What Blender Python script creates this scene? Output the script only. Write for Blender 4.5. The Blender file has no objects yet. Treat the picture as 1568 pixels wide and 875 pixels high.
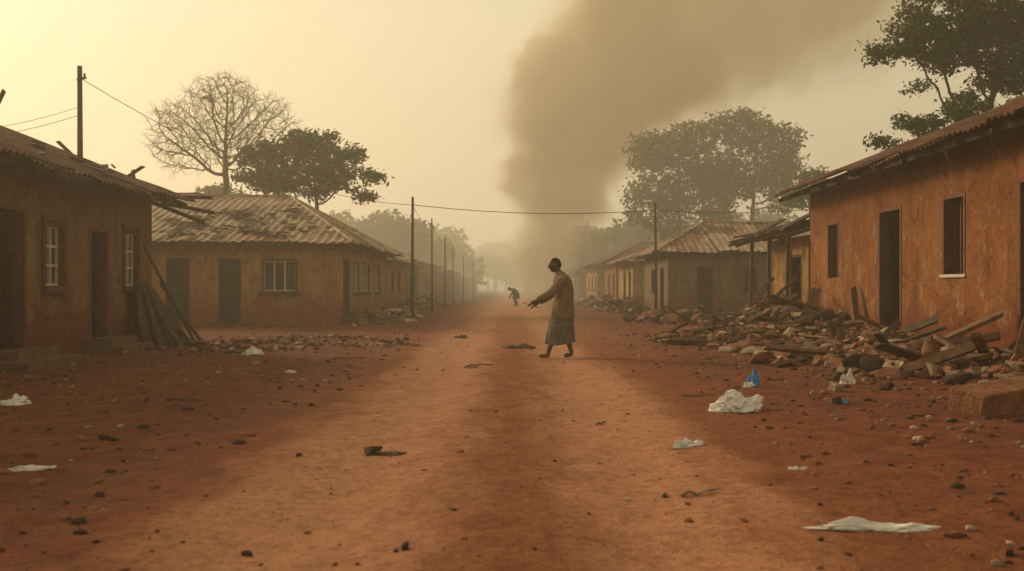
import bpy, math, random
import numpy as np
from mathutils import Vector, Matrix, noise as mnoise
random.seed(3); rng=np.random.default_rng(5)
scene=bpy.context.scene
scene.view_settings.view_transform='Standard'
scene.view_settings.look='None'
scene.view_settings.exposure=0

# ---------------------------------------------------------------- helpers
def N(nt,typ,ins=None,**props):
    n=nt.nodes.new(typ)
    for k,v in props.items(): setattr(n,k,v)
    for k,v in (ins or {}).items():
        s=n.inputs[k]
        if isinstance(v,bpy.types.NodeSocket): nt.links.new(v,s)
        else: s.default_value=v
    return n
def C(r,g,b): return (r,g,b,1.0)
def ramp(nt,fac,stops,interp='LINEAR'):
    n=nt.nodes.new('ShaderNodeValToRGB'); n.color_ramp.interpolation=interp
    el=n.color_ramp.elements
    while len(el)<len(stops): el.new(0.5)
    for e,(p,c) in zip(el,stops):
        e.position=p; e.color=c if len(c)==4 else C(*c)
    nt.links.new(fac,n.inputs[0]); return n.outputs[0]
def mixc(nt,f,a,b,bt='MIX'):
    n=N(nt,'ShaderNodeMixRGB',{'Fac':f,'Color1':a,'Color2':b}); n.blend_type=bt; return n.outputs[0]
def mth(nt,op,a,b=0.0,c=None,clamp=False):
    n=nt.nodes.new('ShaderNodeMath'); n.operation=op; n.use_clamp=clamp
    for i,v in enumerate((a,b,c)):
        if v is None: continue
        if isinstance(v,bpy.types.NodeSocket): nt.links.new(v,n.inputs[i])
        else: n.inputs[i].default_value=v
    return n.outputs[0]
def noise(nt,vec,scale,detail=4,rough=.55,dist=0):
    n=N(nt,'ShaderNodeTexNoise',{'Vector':vec,'Scale':scale,'Detail':detail,'Roughness':rough,'Distortion':dist}); return n.outputs['Fac']
def coords(nt,scale=None,out='Object'):
    t=nt.nodes.new('ShaderNodeTexCoord').outputs[out]
    if scale: t=N(nt,'ShaderNodeMapping',{'Vector':t,'Scale':scale}).outputs[0]
    return t
def newmat(name):
    m=bpy.data.materials.new(name); m.use_nodes=True
    nt=m.node_tree; p=nt.nodes['Principled BSDF']
    p.inputs['Specular IOR Level'].default_value=.2
    return m,nt,p
def simple(name,c,rough=.9,var=.35,scale=8,bump=.3,bd=.01,c2=None):
    m,nt,p=newmat(name); v=coords(nt)
    f=noise(nt,v,scale,4,.6)
    a=C(*[x*(1-var) for x in c]); b=C(*(c2 or [min(1,x*(1+var)) for x in c]))
    col=ramp(nt,f,[(.3,a),(.7,b)])
    nt.links.new(col,p.inputs['Base Color']); p.inputs['Roughness'].default_value=rough
    bp=N(nt,'ShaderNodeBump',{'Strength':bump,'Distance':bd,'Height':noise(nt,v,scale*5,3)})
    nt.links.new(bp.outputs[0],p.inputs['Normal'])
    return m

class MB:
    def __init__(s): s.v=[];s.f=[];s.m=[];s.uv=[]
    def add(s,vs,fs,mi=0,uv=None):
        b=len(s.v); s.v.extend([tuple(x) for x in vs])
        s.f.extend([tuple(b+i for i in f) for f in fs]); s.m.extend([mi]*len(fs))
        s.uv.extend(uv if uv else [(x[0],x[2]) for x in vs])
    def box(s,x0,x1,y0,y1,z0,z1,mi=0):
        s.add([(x0,y0,z0),(x1,y0,z0),(x1,y1,z0),(x0,y1,z0),(x0,y0,z1),(x1,y0,z1),(x1,y1,z1),(x0,y1,z1)],
              [(0,3,2,1),(4,5,6,7),(0,1,5,4),(1,2,6,5),(2,3,7,6),(3,0,4,7)],mi)
    def beam(s,a,b,w,h,mi=0,roll=0,jag=0):
        a=Vector(a);b=Vector(b);d=(b-a).normalized()
        up=Vector((0,0,1)) if abs(d.z)<.95 else Vector((1,0,0))
        x=d.cross(up).normalized(); y=x.cross(d)
        q=Matrix.Rotation(roll,3,d); x=q@x*w/2; y=q@y*h/2
        j=lambda: d*random.uniform(-jag,jag)
        vs=[a-x-y+j(),a+x-y+j(),a+x+y+j(),a-x+y+j(),b-x-y+j(),b+x-y+j(),b+x+y+j(),b-x+y+j()]
        s.add(vs,[(3,2,1,0),(4,5,6,7),(0,1,5,4),(1,2,6,5),(2,3,7,6),(3,0,4,7)],mi)
    def tube(s,pts,rad,n=6,mi=0,cap=True):
        pts=[Vector(p) for p in pts]; vs=[];fs=[]
        if not hasattr(rad,'__len__'): rad=[rad]*len(pts)
        for i,p in enumerate(pts):
            d=(pts[min(i+1,len(pts)-1)]-pts[max(i-1,0)]).normalized()
            up=Vector((0,0,1)) if abs(d.z)<.9 else Vector((1,0,0))
            x=d.cross(up).normalized(); y=x.cross(d)
            for k in range(n):
                a=2*math.pi*k/n; vs.append(p+(x*math.cos(a)+y*math.sin(a))*rad[i])
        for i in range(len(pts)-1):
            for k in range(n):
                k2=(k+1)%n; fs.append((i*n+k,i*n+k2,(i+1)*n+k2,(i+1)*n+k))
        if cap: fs.append(tuple(range(n))[::-1]); fs.append(tuple((len(pts)-1)*n+k for k in range(n)))
        s.add(vs,fs,mi)
    def obj(s,name,mats,parent=None,smooth=False):
        me=bpy.data.meshes.new(name); me.from_pydata(s.v,[],s.f); 
        for m in mats: me.materials.append(m)
        me.polygons.foreach_set('material_index',s.m)
        if smooth: me.polygons.foreach_set('use_smooth',[True]*len(s.f))
        ul=me.uv_layers.new(name='UVMap')
        li=np.zeros(len(me.loops),dtype=np.int32); me.loops.foreach_get('vertex_index',li)
        ul.data.foreach_set('uv',np.array(s.uv,dtype=np.float32)[li].ravel())
        me.update(); o=bpy.data.objects.new(name,me); scene.collection.objects.link(o)
        if parent: par(o,parent)
        return o
def par(o,p):
    o.parent=p; o.matrix_parent_inverse=Matrix.Translation(p.location).inverted()
def empty(name,loc):
    e=bpy.data.objects.new(name,None); e.location=loc; scene.collection.objects.link(e); return e
def npmesh(name,V,F,mats,mi=None,parent=None,smooth=False):
    me=bpy.data.meshes.new(name); k=F.shape[1]
    me.vertices.add(len(V)); me.vertices.foreach_set('co',V.astype(np.float32).ravel())
    me.loops.add(F.size); me.loops.foreach_set('vertex_index',F.astype(np.int32).ravel())
    me.polygons.add(len(F)); me.polygons.foreach_set('loop_start',np.arange(0,F.size,k,dtype=np.int32))
    for m in mats: me.materials.append(m)
    if mi is not None: me.polygons.foreach_set('material_index',mi.astype(np.int32))
    if smooth: me.polygons.foreach_set('use_smooth',np.ones(len(F),dtype=bool))
    me.update(calc_edges=True); me.validate()
    o=bpy.data.objects.new(name,me); scene.collection.objects.link(o)
    if parent: par(o,parent)
    return o
_T=rng.random((256,256))
def vn(x,y):
    xi=np.floor(x).astype(int); yi=np.floor(y).astype(int); fx=x-xi; fy=y-yi
    fx=fx*fx*(3-2*fx); fy=fy*fy*(3-2*fy)
    a=_T[xi%256,yi%256];b=_T[(xi+1)%256,yi%256];c=_T[xi%256,(yi+1)%256];d=_T[(xi+1)%256,(yi+1)%256]
    return (a*(1-fx)+b*fx)*(1-fy)+(c*(1-fx)+d*fx)*fy
def fbm(x,y,o=4):
    s=0;a=.5
    for i in range(o): s=s+a*(vn(x+17*i,y+9*i)-.5); x=x*2.1;y=y*2.1;a*=.5
    return s
def gh(x,y):
    x=np.asarray(x,float);y=np.asarray(y,float)
    w=np.clip(1-np.abs(y)/90,0,1)
    h=.10*fbm(x*.6,y*.35,3)+.055*fbm(x*3,y*3,5)
    wob=.18*(vn(y*.12+3,y*0+1)-.5)
    t=np.exp(-((x+1.0-wob)/.42)**2)+np.exp(-((x-.78-wob)/.38)**2)
    h=h-.055*t+.06*(np.clip(np.abs(x)-2.2,0,2)/2)
    return h*w
def g1(x,y): return float(gh(x,y))

# ---------------------------------------------------------------- world & sun
el=math.radians(24); az=math.radians(-46)
dirv=Vector((math.sin(az)*math.cos(el),math.cos(az)*math.cos(el),math.sin(el)))
w=bpy.data.worlds.new("World"); scene.world=w; w.use_nodes=True; nt=w.node_tree
bg=nt.nodes['Background']
sky=N(nt,'ShaderNodeTexSky',sky_type='NISHITA',sun_disc=False,sun_elevation=el,sun_rotation=az,dust_density=6.0,air_density=1.5,ozone_density=.6)
gen=nt.nodes.new('ShaderNodeTexCoord').outputs['Generated']
sz=N(nt,'ShaderNodeSeparateXYZ',{0:gen}).outputs[2]
dust=ramp(nt,sz,[(0,(5.6,4.3,2.4)),(.25,(7.0,5.75,3.4)),(.6,(6.0,5.2,3.3)),(1,(4.4,4.0,2.9))])
dot=N(nt,'ShaderNodeVectorMath',{0:gen,1:tuple(dirv)},operation='DOT_PRODUCT').outputs['Value']
glow=mth(nt,'POWER',mth(nt,'MAXIMUM',dot,0.0),3.0)
dust=mixc(nt,mth(nt,'MULTIPLY',glow,.8),dust,C(9.6,7.8,4.6))
nt.links.new(mixc(nt,.87,sky.outputs[0],dust),bg.inputs[0])
bg.inputs[1].default_value=.110
sd=bpy.data.lights.new('sun','SUN'); sd.energy=3.2; sd.angle=math.radians(12); sd.color=(1,.75,.45)
so=bpy.data.objects.new('sun',sd); scene.collection.objects.link(so)
so.rotation_euler=dirv.to_track_quat('Z','Y').to_euler(); so.location=(-30,30,30)

cam=bpy.data.cameras.new('camera'); co=bpy.data.objects.new('camera',cam); scene.collection.objects.link(co)
co.location=(0,0,1.17); co.rotation_euler=(math.radians(90),0,0); cam.lens=35; cam.sensor_width=36
cam.shift_y=.0016; cam.clip_end=3000; cam.clip_start=.05
cam.dof.use_dof=True; cam.dof.focus_distance=18; cam.dof.aperture_fstop=2.8
scene.camera=co

# ---------------------------------------------------------------- materials
def ground_mat():
    m,nt,p=newmat('red_dirt'); v=coords(nt)
    s=N(nt,'ShaderNodeSeparateXYZ',{0:v}); X,Y=s.outputs[0],s.outputs[1]
    nb=noise(nt,N(nt,'ShaderNodeMapping',{'Vector':v,'Scale':(.8,.12,1)}).outputs[0],1.2,3)
    n2=noise(nt,N(nt,'ShaderNodeMapping',{'Vector':v,'Scale':(1,.45,1)}).outputs[0],2.2,5,.65)
    xw=mth(nt,'ADD',X,mth(nt,'ADD',mth(nt,'MULTIPLY',mth(nt,'SUBTRACT',nb,.5),1.0),mth(nt,'MULTIPLY',mth(nt,'SUBTRACT',n2,.5),.9)))
    def band(c,wd):
        d=mth(nt,'DIVIDE',mth(nt,'ABSOLUTE',mth(nt,'SUBTRACT',xw,c)),wd)
        return N(nt,'ShaderNodeMapRange',{'Value':d,'From Min':.35,'From Max':1.3,'To Min':1,'To Max':0},interpolation_type='SMOOTHSTEP').outputs[0]
    tr=mth(nt,'MAXIMUM',band(-1.02,.72),band(.88,.62))
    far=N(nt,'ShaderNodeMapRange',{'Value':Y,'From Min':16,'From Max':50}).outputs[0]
    road=band(0.1,2.6)
    nf=noise(nt,v,14,7,.7); nl=noise(nt,v,.5,4,.6); nm=noise(nt,v,4,5,.65)
    base=ramp(nt,nl,[(.3,(.085,.026,.013)),(.52,(.145,.044,.019)),(.75,(.21,.072,.032))])
    base=mixc(nt,.6,base,ramp(nt,nm,[(.3,(.07,.022,.011)),(.6,(.19,.060,.026))]))
    mid=mixc(nt,nm,C(.20,.066,.028),C(.35,.13,.058))
    col=mixc(nt,mth(nt,'MULTIPLY',road,.55),base,mid)
    pale=mixc(nt,nf,C(.39,.175,.09),C(.53,.27,.15))
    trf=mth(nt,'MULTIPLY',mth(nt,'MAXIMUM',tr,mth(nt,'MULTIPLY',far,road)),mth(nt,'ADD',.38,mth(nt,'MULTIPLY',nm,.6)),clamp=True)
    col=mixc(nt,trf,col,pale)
    col=mixc(nt,.65,col,ramp(nt,nf,[(.3,(.42,.39,.37)),(.5,(1,1,1)),(.72,(1.25,1.2,1.15))]),'MULTIPLY')
    sp=noise(nt,v,55,2,.6)
    col=mixc(nt,ramp(nt,sp,[(.63,(0,0,0)),(.70,(.7,.7,.7))]),col,C(.06,.026,.016))
    sp2=noise(nt,v,33,2,.5)
    col=mixc(nt,ramp(nt,sp2,[(.69,(0,0,0)),(.73,(.5,.5,.5))]),col,C(.36,.20,.12))
    nt.links.new(col,p.inputs['Base Color']); p.inputs['Roughness'].default_value=.95; p.inputs['Specular IOR Level'].default_value=.1
    h=mth(nt,'ADD',mth(nt,'MULTIPLY',nf,.6),mth(nt,'ADD',mth(nt,'MULTIPLY',sp,.25),nm))
    b=N(nt,'ShaderNodeBump',{'Strength':1.0,'Distance':.045,'Height':h}); nt.links.new(b.outputs[0],p.inputs['Normal'])
    return m
def wall_mat(name,c1,c2,low,patch,dark=.5):
    m,nt,p=newmat(name); v=coords(nt)
    z=N(nt,'ShaderNodeSeparateXYZ',{0:v}).outputs[2]
    n1=noise(nt,v,.9,7,.66,.5); n2=noise(nt,v,2.6,7,.68,.8); n3=noise(nt,v,18,5,.68); n5=noise(nt,v,.45,3,.5)
    st=noise(nt,N(nt,'ShaderNodeMapping',{'Vector':v,'Scale':(2.6,2.6,.5)}).outputs[0],1,6,.7,.6)
    col=ramp(nt,n1,[(.34,c1),(.52,tuple((a+b)/2 for a,b in zip(c1,c2))),(.66,c2)])
    pf=ramp(nt,n2,[(.55,(0,0,0)),(.575,(1,1,1))])
    col=mixc(nt,mth(nt,'MULTIPLY',pf,.65),col,C(*patch))
    pf2=ramp(nt,n2,[(.36,(1,1,1)),(.40,(0,0,0))])
    col=mixc(nt,mth(nt,'MULTIPLY',pf2,.7),col,C(*[x*.8 for x in low]))
    col=mixc(nt,.6,col,ramp(nt,st,[(.34,(.38,.34,.31)),(.52,(1,1,1)),(.7,(1.2,1.17,1.12))]),'MULTIPLY')
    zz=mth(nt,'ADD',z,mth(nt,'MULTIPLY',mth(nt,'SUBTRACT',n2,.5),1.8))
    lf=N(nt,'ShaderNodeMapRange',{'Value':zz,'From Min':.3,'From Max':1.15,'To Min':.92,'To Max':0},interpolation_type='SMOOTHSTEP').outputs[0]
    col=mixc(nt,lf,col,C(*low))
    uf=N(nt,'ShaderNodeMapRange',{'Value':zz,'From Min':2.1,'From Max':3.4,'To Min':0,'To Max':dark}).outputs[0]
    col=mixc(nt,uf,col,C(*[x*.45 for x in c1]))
    col=mixc(nt,.6,col,ramp(nt,n3,[(.3,(.55,.52,.5)),(.6,(1.1,1.1,1.1))]),'MULTIPLY')
    dv=N(nt,'ShaderNodeMixRGB',{'Fac':.25,'Color1':v,'Color2':N(nt,'ShaderNodeTexNoise',{'Vector':v,'Scale':2.0,'Detail':3.0}).outputs['Color']}).outputs[0]
    cr=N(nt,'ShaderNodeTexVoronoi',{'Vector':dv,'Scale':1.0},feature='DISTANCE_TO_EDGE').outputs['Distance']
    crf=mth(nt,'MULTIPLY',mth(nt,'LESS_THAN',cr,.0045),mth(nt,'GREATER_THAN',n5,.5))
    col=mixc(nt,mth(nt,'MULTIPLY',crf,.65),col,C(.05,.025,.015))
    nt.links.new(col,p.inputs['Base Color']); p.inputs['Roughness'].default_value=.95; p.inputs['Specular IOR Level'].default_value=.1
    h=mth(nt,'ADD',mth(nt,'MULTIPLY',n3,.45),mth(nt,'SUBTRACT',mth(nt,'ADD',n2,n1),mth(nt,'MULTIPLY',pf,.15)))
    b=N(nt,'ShaderNodeBump',{'Strength':.9,'Distance':.06,'Height':h}); nt.links.new(b.outputs[0],p.inputs['Normal'])
    return m
def roof_mat(name,c1,c2,rust,rf=.5):
    m,nt,p=newmat(name); v=coords(nt); uv=coords(nt,out='UV')
    s=N(nt,'ShaderNodeSeparateXYZ',{0:uv}); u=mth(nt,'FLOOR',mth(nt,'DIVIDE',s.outputs[0],.8)); vv=mth(nt,'FLOOR',mth(nt,'DIVIDE',s.outputs[1],1.7))
    cx=N(nt,'ShaderNodeCombineXYZ',{0:u,1:vv}).outputs[0]
    wn=N(nt,'ShaderNodeTexWhiteNoise',{'Vector':cx},noise_dimensions='2D').outputs['Value']
    n1=noise(nt,v,1.1,6,.65,.4); n2=noise(nt,v,6,5,.65)
    st=noise(nt,N(nt,'ShaderNodeMapping',{'Vector':uv,'Scale':(6,.5,1)}).outputs[0],1,4,.6)
    col=mixc(nt,wn,C(*c1),C(*c2))
    r=mth(nt,'ADD',mth(nt,'MULTIPLY',n1,.8),mth(nt,'ADD',mth(nt,'MULTIPLY',st,.45),mth(nt,'MULTIPLY',wn,.12)))
    col=mixc(nt,ramp(nt,r,[(rf,(0,0,0)),(rf+.22,(1,1,1))]),col,C(*rust))
    col=mixc(nt,.8,col,ramp(nt,n2,[(.32,(.4,.36,.33)),(.6,(1.1,1.1,1.1))]),'MULTIPLY')
    big=noise(nt,v,.55,5,.7,1.0)
    col=mixc(nt,ramp(nt,big,[(.54,(0,0,0)),(.58,(.85,.85,.85))]),col,C(.05,.03,.018))
    seam=mth(nt,'LESS_THAN',mth(nt,'FRACT',mth(nt,'DIVIDE',s.outputs[1],1.7)),.03)
    col=mixc(nt,mth(nt,'MULTIPLY',seam,.7),col,C(.03,.02,.015))
    nt.links.new(col,p.inputs['Base Color']); p.inputs['Roughness'].default_value=.75
    b=N(nt,'ShaderNodeBump',{'Strength':.5,'Distance':.02,'Height':n2}); nt.links.new(b.outputs[0],p.inputs['Normal'])
    return m
M={}
M['dirt']=ground_mat()
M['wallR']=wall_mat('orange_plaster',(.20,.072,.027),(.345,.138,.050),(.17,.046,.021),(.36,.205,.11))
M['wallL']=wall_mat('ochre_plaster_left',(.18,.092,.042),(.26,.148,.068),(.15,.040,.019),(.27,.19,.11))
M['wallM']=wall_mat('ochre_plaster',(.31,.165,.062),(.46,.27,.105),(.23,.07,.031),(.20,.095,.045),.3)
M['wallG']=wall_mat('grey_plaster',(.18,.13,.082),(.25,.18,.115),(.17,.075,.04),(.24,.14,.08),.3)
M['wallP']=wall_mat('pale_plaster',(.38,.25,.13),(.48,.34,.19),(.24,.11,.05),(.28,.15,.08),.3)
M['roofL']=roof_mat('weathered_iron_roof',(.14,.098,.065),(.21,.15,.10),(.12,.052,.03),.51)
M['roofM']=roof_mat('pale_iron_roof',(.33,.25,.16),(.48,.38,.25),(.22,.10,.05),.58)
M['roofR']=roof_mat('rusty_iron_roof',(.20,.11,.068),(.27,.15,.09),(.14,.048,.025),.48)
M['frame']=simple('red_brown_frame',(.12,.042,.026),.7,.3,9)
M['dkframe']=simple('dark_wood_frame',(.055,.035,.024),.8,.3,9)
M['white']=simple('chalky_white_paint',(.50,.45,.38),.6,.15,12)
M['door']=simple('dark_door_wood',(.035,.023,.016),.8,.35,6)
M['wood']=simple('weathered_timber',(.15,.078,.044),.9,.5,7)
M['wood2']=simple('grey_timber',(.085,.058,.041),.9,.45,7)
M['pole']=simple('pole_timber',(.045,.032,.024),.9,.3,5)
M['floor']=simple('concrete_step',(.14,.075,.045),.95,.3,6)
M['st1']=simple('rubble_mud',(.19,.078,.040),.95,.5,6,.8,.03)
M['st2']=simple('rubble_grey',(.19,.135,.095),.95,.45,6,.8,.03)
M['st3']=simple('rubble_pale',(.36,.25,.17),.95,.35,6,.8,.03)
M['st4']=simple('rubble_dark',(.06,.033,.022),.95,.4,6,.8,.03)
M['plastic']=simple('white_plastic',(.64,.60,.54),.5,.22,11,.5,.01)
M['blue']=simple('blue_plastic',(.05,.21,.45),.45,.3,9)
M['cloth']=simple('dirty_cloth',(.13,.085,.06),.95,.4,9,.5,.02)
M['bark']=simple('bark',(.06,.044,.032),.95,.35,4,.6,.03)
M['barkp']=simple('pale_bark',(.13,.09,.062),.95,.3,4,.5,.03)
M['wire']=simple('wire_black',(.03,.028,.025),.6,.1,3)
gm,gnt,gp=newmat('window_glass'); gp.inputs['Base Color'].default_value=C(.03,.028,.025); gp.inputs['Roughness'].default_value=.12; gp.inputs['Specular IOR Level'].default_value=.5
gb=N(gnt,'ShaderNodeBump',{'Strength':.15,'Distance':.01,'Height':noise(gnt,coords(gnt),3)}); gnt.links.new(gb.outputs[0],gp.inputs['Normal'])
M['glass']=gm
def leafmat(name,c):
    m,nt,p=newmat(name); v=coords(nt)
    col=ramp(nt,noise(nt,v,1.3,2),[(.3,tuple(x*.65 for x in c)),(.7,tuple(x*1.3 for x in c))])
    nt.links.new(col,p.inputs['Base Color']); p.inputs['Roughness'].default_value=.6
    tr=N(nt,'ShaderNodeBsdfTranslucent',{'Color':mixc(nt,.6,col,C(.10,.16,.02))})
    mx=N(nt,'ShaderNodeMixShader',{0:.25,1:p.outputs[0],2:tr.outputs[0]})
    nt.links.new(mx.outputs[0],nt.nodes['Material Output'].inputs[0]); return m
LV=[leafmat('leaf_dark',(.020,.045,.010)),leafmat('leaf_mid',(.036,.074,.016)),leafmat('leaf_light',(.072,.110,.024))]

# ---------------------------------------------------------------- ground
xs=[0.0]; d=.055
while xs[-1]<650:
    xs.append(xs[-1]+d)
    if xs[-1]>5: d*=1.05
xs=np.array(sorted(set([-x for x in xs]+xs)))
ys=[2.5]; d=.04
while ys[-1]<1500: ys.append(ys[-1]+d); d*=1.011
yb=[2.5]; d=.3
while yb[-1]>-120: yb.append(yb[-1]-d); d*=1.2
ys=np.array(sorted(set(ys+yb)))
gx,gy=np.meshgrid(xs,ys); gz=gh(gx,gy)
V=np.stack([gx,gy,gz],-1).reshape(-1,3); nx=len(xs); ny=len(ys)
i,j=np.meshgrid(np.arange(nx-1),np.arange(ny-1)); a=(j*nx+i).ravel()
npmesh('ground',V,np.stack([a,a+1,a+nx+1,a+nx],-1),[M['dirt']],smooth=True)

# ---------------------------------------------------------------- houses
def wall(mb,p0,p1,z0,z1,ops,th=.22,mi=0):
    p0=Vector(p0);p1=Vector(p1);L=(p1-p0).length;t=(p1-p0)/L;n=Vector((t.y,-t.x))
    P=lambda u,dd,z:(p0.x+t.x*u+n.x*dd,p0.y+t.y*u+n.y*dd,z)
    us=sorted(set([0,L]+[o[0] for o in ops]+[o[1] for o in ops])); zs=sorted(set([z0,z1]+[o[2] for o in ops]+[o[3] for o in ops]))
    for a,b in zip(us,us[1:]):
        for c,e in zip(zs,zs[1:]):
            um=(a+b)/2;zm=(c+e)/2
            if any(o[0]<um<o[1] and o[2]<zm<o[3] for o in ops): continue
            mb.add([P(a,0,c),P(b,0,c),P(b,0,e),P(a,0,e)],[(0,1,2,3)],mi)
            mb.add([P(a,-th,c),P(b,-th,c),P(b,-th,e),P(a,-th,e)],[(3,2,1,0)],mi)
    for o in ops:
        a,b,c,e=o[:4]
        for q in [((a,c),(a,e)),((b,e),(b,c)),((a,e),(b,e)),((b,c),(a,c))]:
            (u1,w1),(u2,w2)=q
            mb.add([P(u1,0,w1),P(u2,0,w2),P(u2,-th,w2),P(u1,-th,w1)],[(0,1,2,3)],mi)
    return P
def pbox(mb,P,u0,u1,d0,d1,z0,z1,mi):
    mb.add([P(u0,d0,z0),P(u1,d0,z0),P(u1,d1,z0),P(u0,d1,z0),P(u0,d0,z1),P(u1,d0,z1),P(u1,d1,z1),P(u0,d1,z1)],
           [(0,3,2,1),(4,5,6,7),(0,1,5,4),(1,2,6,5),(2,3,7,6),(3,0,4,7)],mi)
def panel(mb,A,e,s,L,vf,lam,amp,mi=0,rag=.05,u_off=0,vs0=0,sag=.05):
    A=Vector(A);e=Vector(e);s=Vector(s).normalized();n=e.cross(s).normalized()
    if n.z<0:n=-n
    W=.8; ns=max(1,int(round(L/W))); W=L/ns; per=max(6,int(W/lam*6))
    for k in range(ns):
        v0=random.uniform(-rag,rag*.4); off=.012*(k%2)+random.uniform(0,.02); tilt=random.uniform(-.05,.05)
        vs=[];uv=[];fs=[];R=7
        for a in range(per+1):
            u=W*(k+(a/per)*1.0); vm=vf(min(max(u,1e-4),L-1e-4))
            for r in range(R+1):
                vv=v0*(1-r/R)+vm*r/R
                h=amp*math.sin(2*math.pi*u/lam)+off+tilt*(1-r/R)*(a/per)+sag*mnoise.noise(Vector((u*.5+u_off,vv*.8,3)))+sag*1.3*mnoise.noise(Vector((u*.22+u_off,vv*.3,8)))
                vs.append(A+e*u+s*vv+n*h); uv.append((u+u_off+W*.001,vv+.3*(k%3)))
        for a in range(per):
            for r in range(R):
                q=a*(R+1)+r; fs.append((q,q+R+1,q+R+2,q+1))
        mb.add(vs,fs,mi,uv)
def hiproof(mb,X0,X1,Y0,Y1,ze,zr,r0,r1,rc,swap=False,lam=.2,amp=.018,rag=.05):
    T=(lambda x,y,z:Vector((y,x,z))) if swap else (lambda x,y,z:Vector((x,y,z)))
    L=X1-X0;h=zr-ze
    def vfa(sl,hl,hr): return lambda u: sl*min(1,(u/hl if hl>.01 else 1),((L-u)/hr if hr>.01 else 1))
    for yy,run in ((Y0,rc-Y0),(Y1,rc-Y1)):
        sl=math.hypot(run,h); panel(mb,T(X0,yy,ze),T(1,0,0),T(0,run,h),L,vfa(sl,r0-X0,X1-r1),lam,amp,rag=rag,u_off=yy)
    LY=Y1-Y0
    for xx,run in ((X0,r0-X0),(X1,r1-X1)):
        if abs(run)<.01: continue
        sl=math.hypot(run,h); f=lambda u,sl=sl: sl*min(u/(rc-Y0),(LY-u)/(Y1-rc))
        panel(mb,T(xx,Y0,ze),T(0,1,0),T(run,0,h),LY,f,lam,amp,rag=rag,u_off=xx+50)
        for yy in (Y0,Y1):
            mb.tube([T(xx,yy,ze+.02),T((xx+(r0 if xx==X0 else r1))/2,(yy+rc)/2,(ze+zr)/2+.03),T(r0 if xx==X0 else r1,rc,zr+.02)],.055,6)
    mb.tube([T(r0,rc,zr+.02),T((r0+r1)/2,rc,zr),T(r1,rc,zr+.02)],.07,6)
def house(name,x0,x1,y0,y1,h,wm,rm,ops,roof,fm='dkframe',lam=.2,rag=.05,under=True):
    root=empty(name,((x0+x1)/2,(y0+y1)/2,0))
    mb=MB();fr=MB()
    S={'E':((x1,y0),(x1,y1)),'S':((x0,y0),(x1,y0)),'W':((x0,y1),(x0,y0)),'N':((x1,y1),(x0,y1))}
    cv={'E':lambda a,b:(a-y0,b-y0),'S':lambda a,b:(a-x0,b-x0),'W':lambda a,b:(y1-b,y1-a),'N':lambda a,b:(x1-b,x1-a)}
    for sd,(p0,p1) in S.items():
        ol=[]
        for o in ops.get(sd,[]):
            u0,u1=cv[sd](o[0],o[1]); ol.append((u0,u1,max(o[2],.02) if o[2]>0 else -.2,o[3],o[4]))
        P=wall(mb,p0,p1,-.2,h,ol)
        for (a,b,c,e,k) in ol:
            fw=.07 if k!='gap' else .05
            pbox(fr,P,a-.0,a+fw,-.14,.012,c,e-fw,0);pbox(fr,P,b-fw,b,-.14,.012,c,e-fw,0);pbox(fr,P,a,b,-.14,.015,e-fw,e-.001,0)
            if k in('win','win3','winL','winb'):
                pbox(fr,P,a-.08,b+.08,-.10,.09,c-.09,c+.02,0)
            if k=='winL': pbox(fr,P,a-.08,b+.08,-.02,.05,e+.0,e+.09,0); pbox(fr,P,a-.08,a-.002,-.02,.045,c+.02,e,0); pbox(fr,P,b+.002,b+.08,-.02,.045,c+.02,e,0)
            if k in('win','win3','winL'):
                pbox(fr,P,a+fw,b-fw,-.10,-.09,c+.02,e-fw,2)
                nb=3 if k=='win3' else 2
                for q in range(nb+1):
                    uu=a+fw+(b-a-2*fw)*q/nb
                    pbox(fr,P,uu-.02,uu+.02,-.088,-.04,c+.02,e-fw,1)
                nz=3 if k=='winL' else 2
                for q in range(nz+1):
                    if k=='win3' and q==1: continue
                    z=c+.04+(e-fw-c-.06)*q/nz; pbox(fr,P,a+fw,b-fw,-.086,-.045,z-.018,z+.018,1)
            if k=='winb':
                for q in range(3):
                    uu=a+fw+(b-a-2*fw)*(q+.5)/3; pbox(fr,P,uu-.012,uu+.012,-.088,-.06,c+.02,e-fw,3)
            if k=='winR':
                pbox(fr,P,a-.03,b+.03,-.18,.035,c-.05,c+.0,1)
                pbox(fr,P,a+fw,a+fw+.05,-.20,-.15,c,e-fw,0); 
                for q in (.4,.7):
                    uu=a+(b-a)*q; pbox(fr,P,uu-.018,uu+.018,-.19,-.15,c,e-fw,0)
            if k=='door':
                pbox(fr,P,a+fw,b-fw,-.13,-.09,c,e-fw,3)
                for q in range(1,4):
                    uu=a+fw+(b-a-2*fw)*q/4; pbox(fr,P,uu-.008,uu+.008,-.089,-.082,c,e-fw,0)
                pbox(fr,P,a+fw,b-fw,-.0885,-.07,(c+e)/2-.05,(c+e)/2+.05,0)
    rb=MB(); roof(rb)
    mb.add([(x0,y0,.03),(x1,y0,.03),(x1,y1,.03),(x0,y1,.03)],[(0,1,2,3)],1)
    mb.obj('walls',[M[wm],M['floor']],root); fr.obj('windows_and_doors',[M[fm],M['white'],M['glass'],M['door']],root); rb.obj('roof',[M[rm],M['wood2']],root)
    return root
def eavebeams(name,root,x,y0,y1,z,sl,ov,sgn,mat='wood2',step=.9):
    mb=MB(); y=y0
    while y<y1:
        mb.beam((x+random.uniform(-.05,.1)*sgn*-1,y,z-.07),(x+sgn*2.2,y+random.uniform(-.04,.04),z+sl*2.2-.07),.06,.09,0,0,.04); y+=step
    mb.beam((x+sgn*.12,y0,z-.03+.02),(x+sgn*.12,y1,z-.03+.0),.04,.1,0)
    mb.obj(name,[M[mat]],root)

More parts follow.
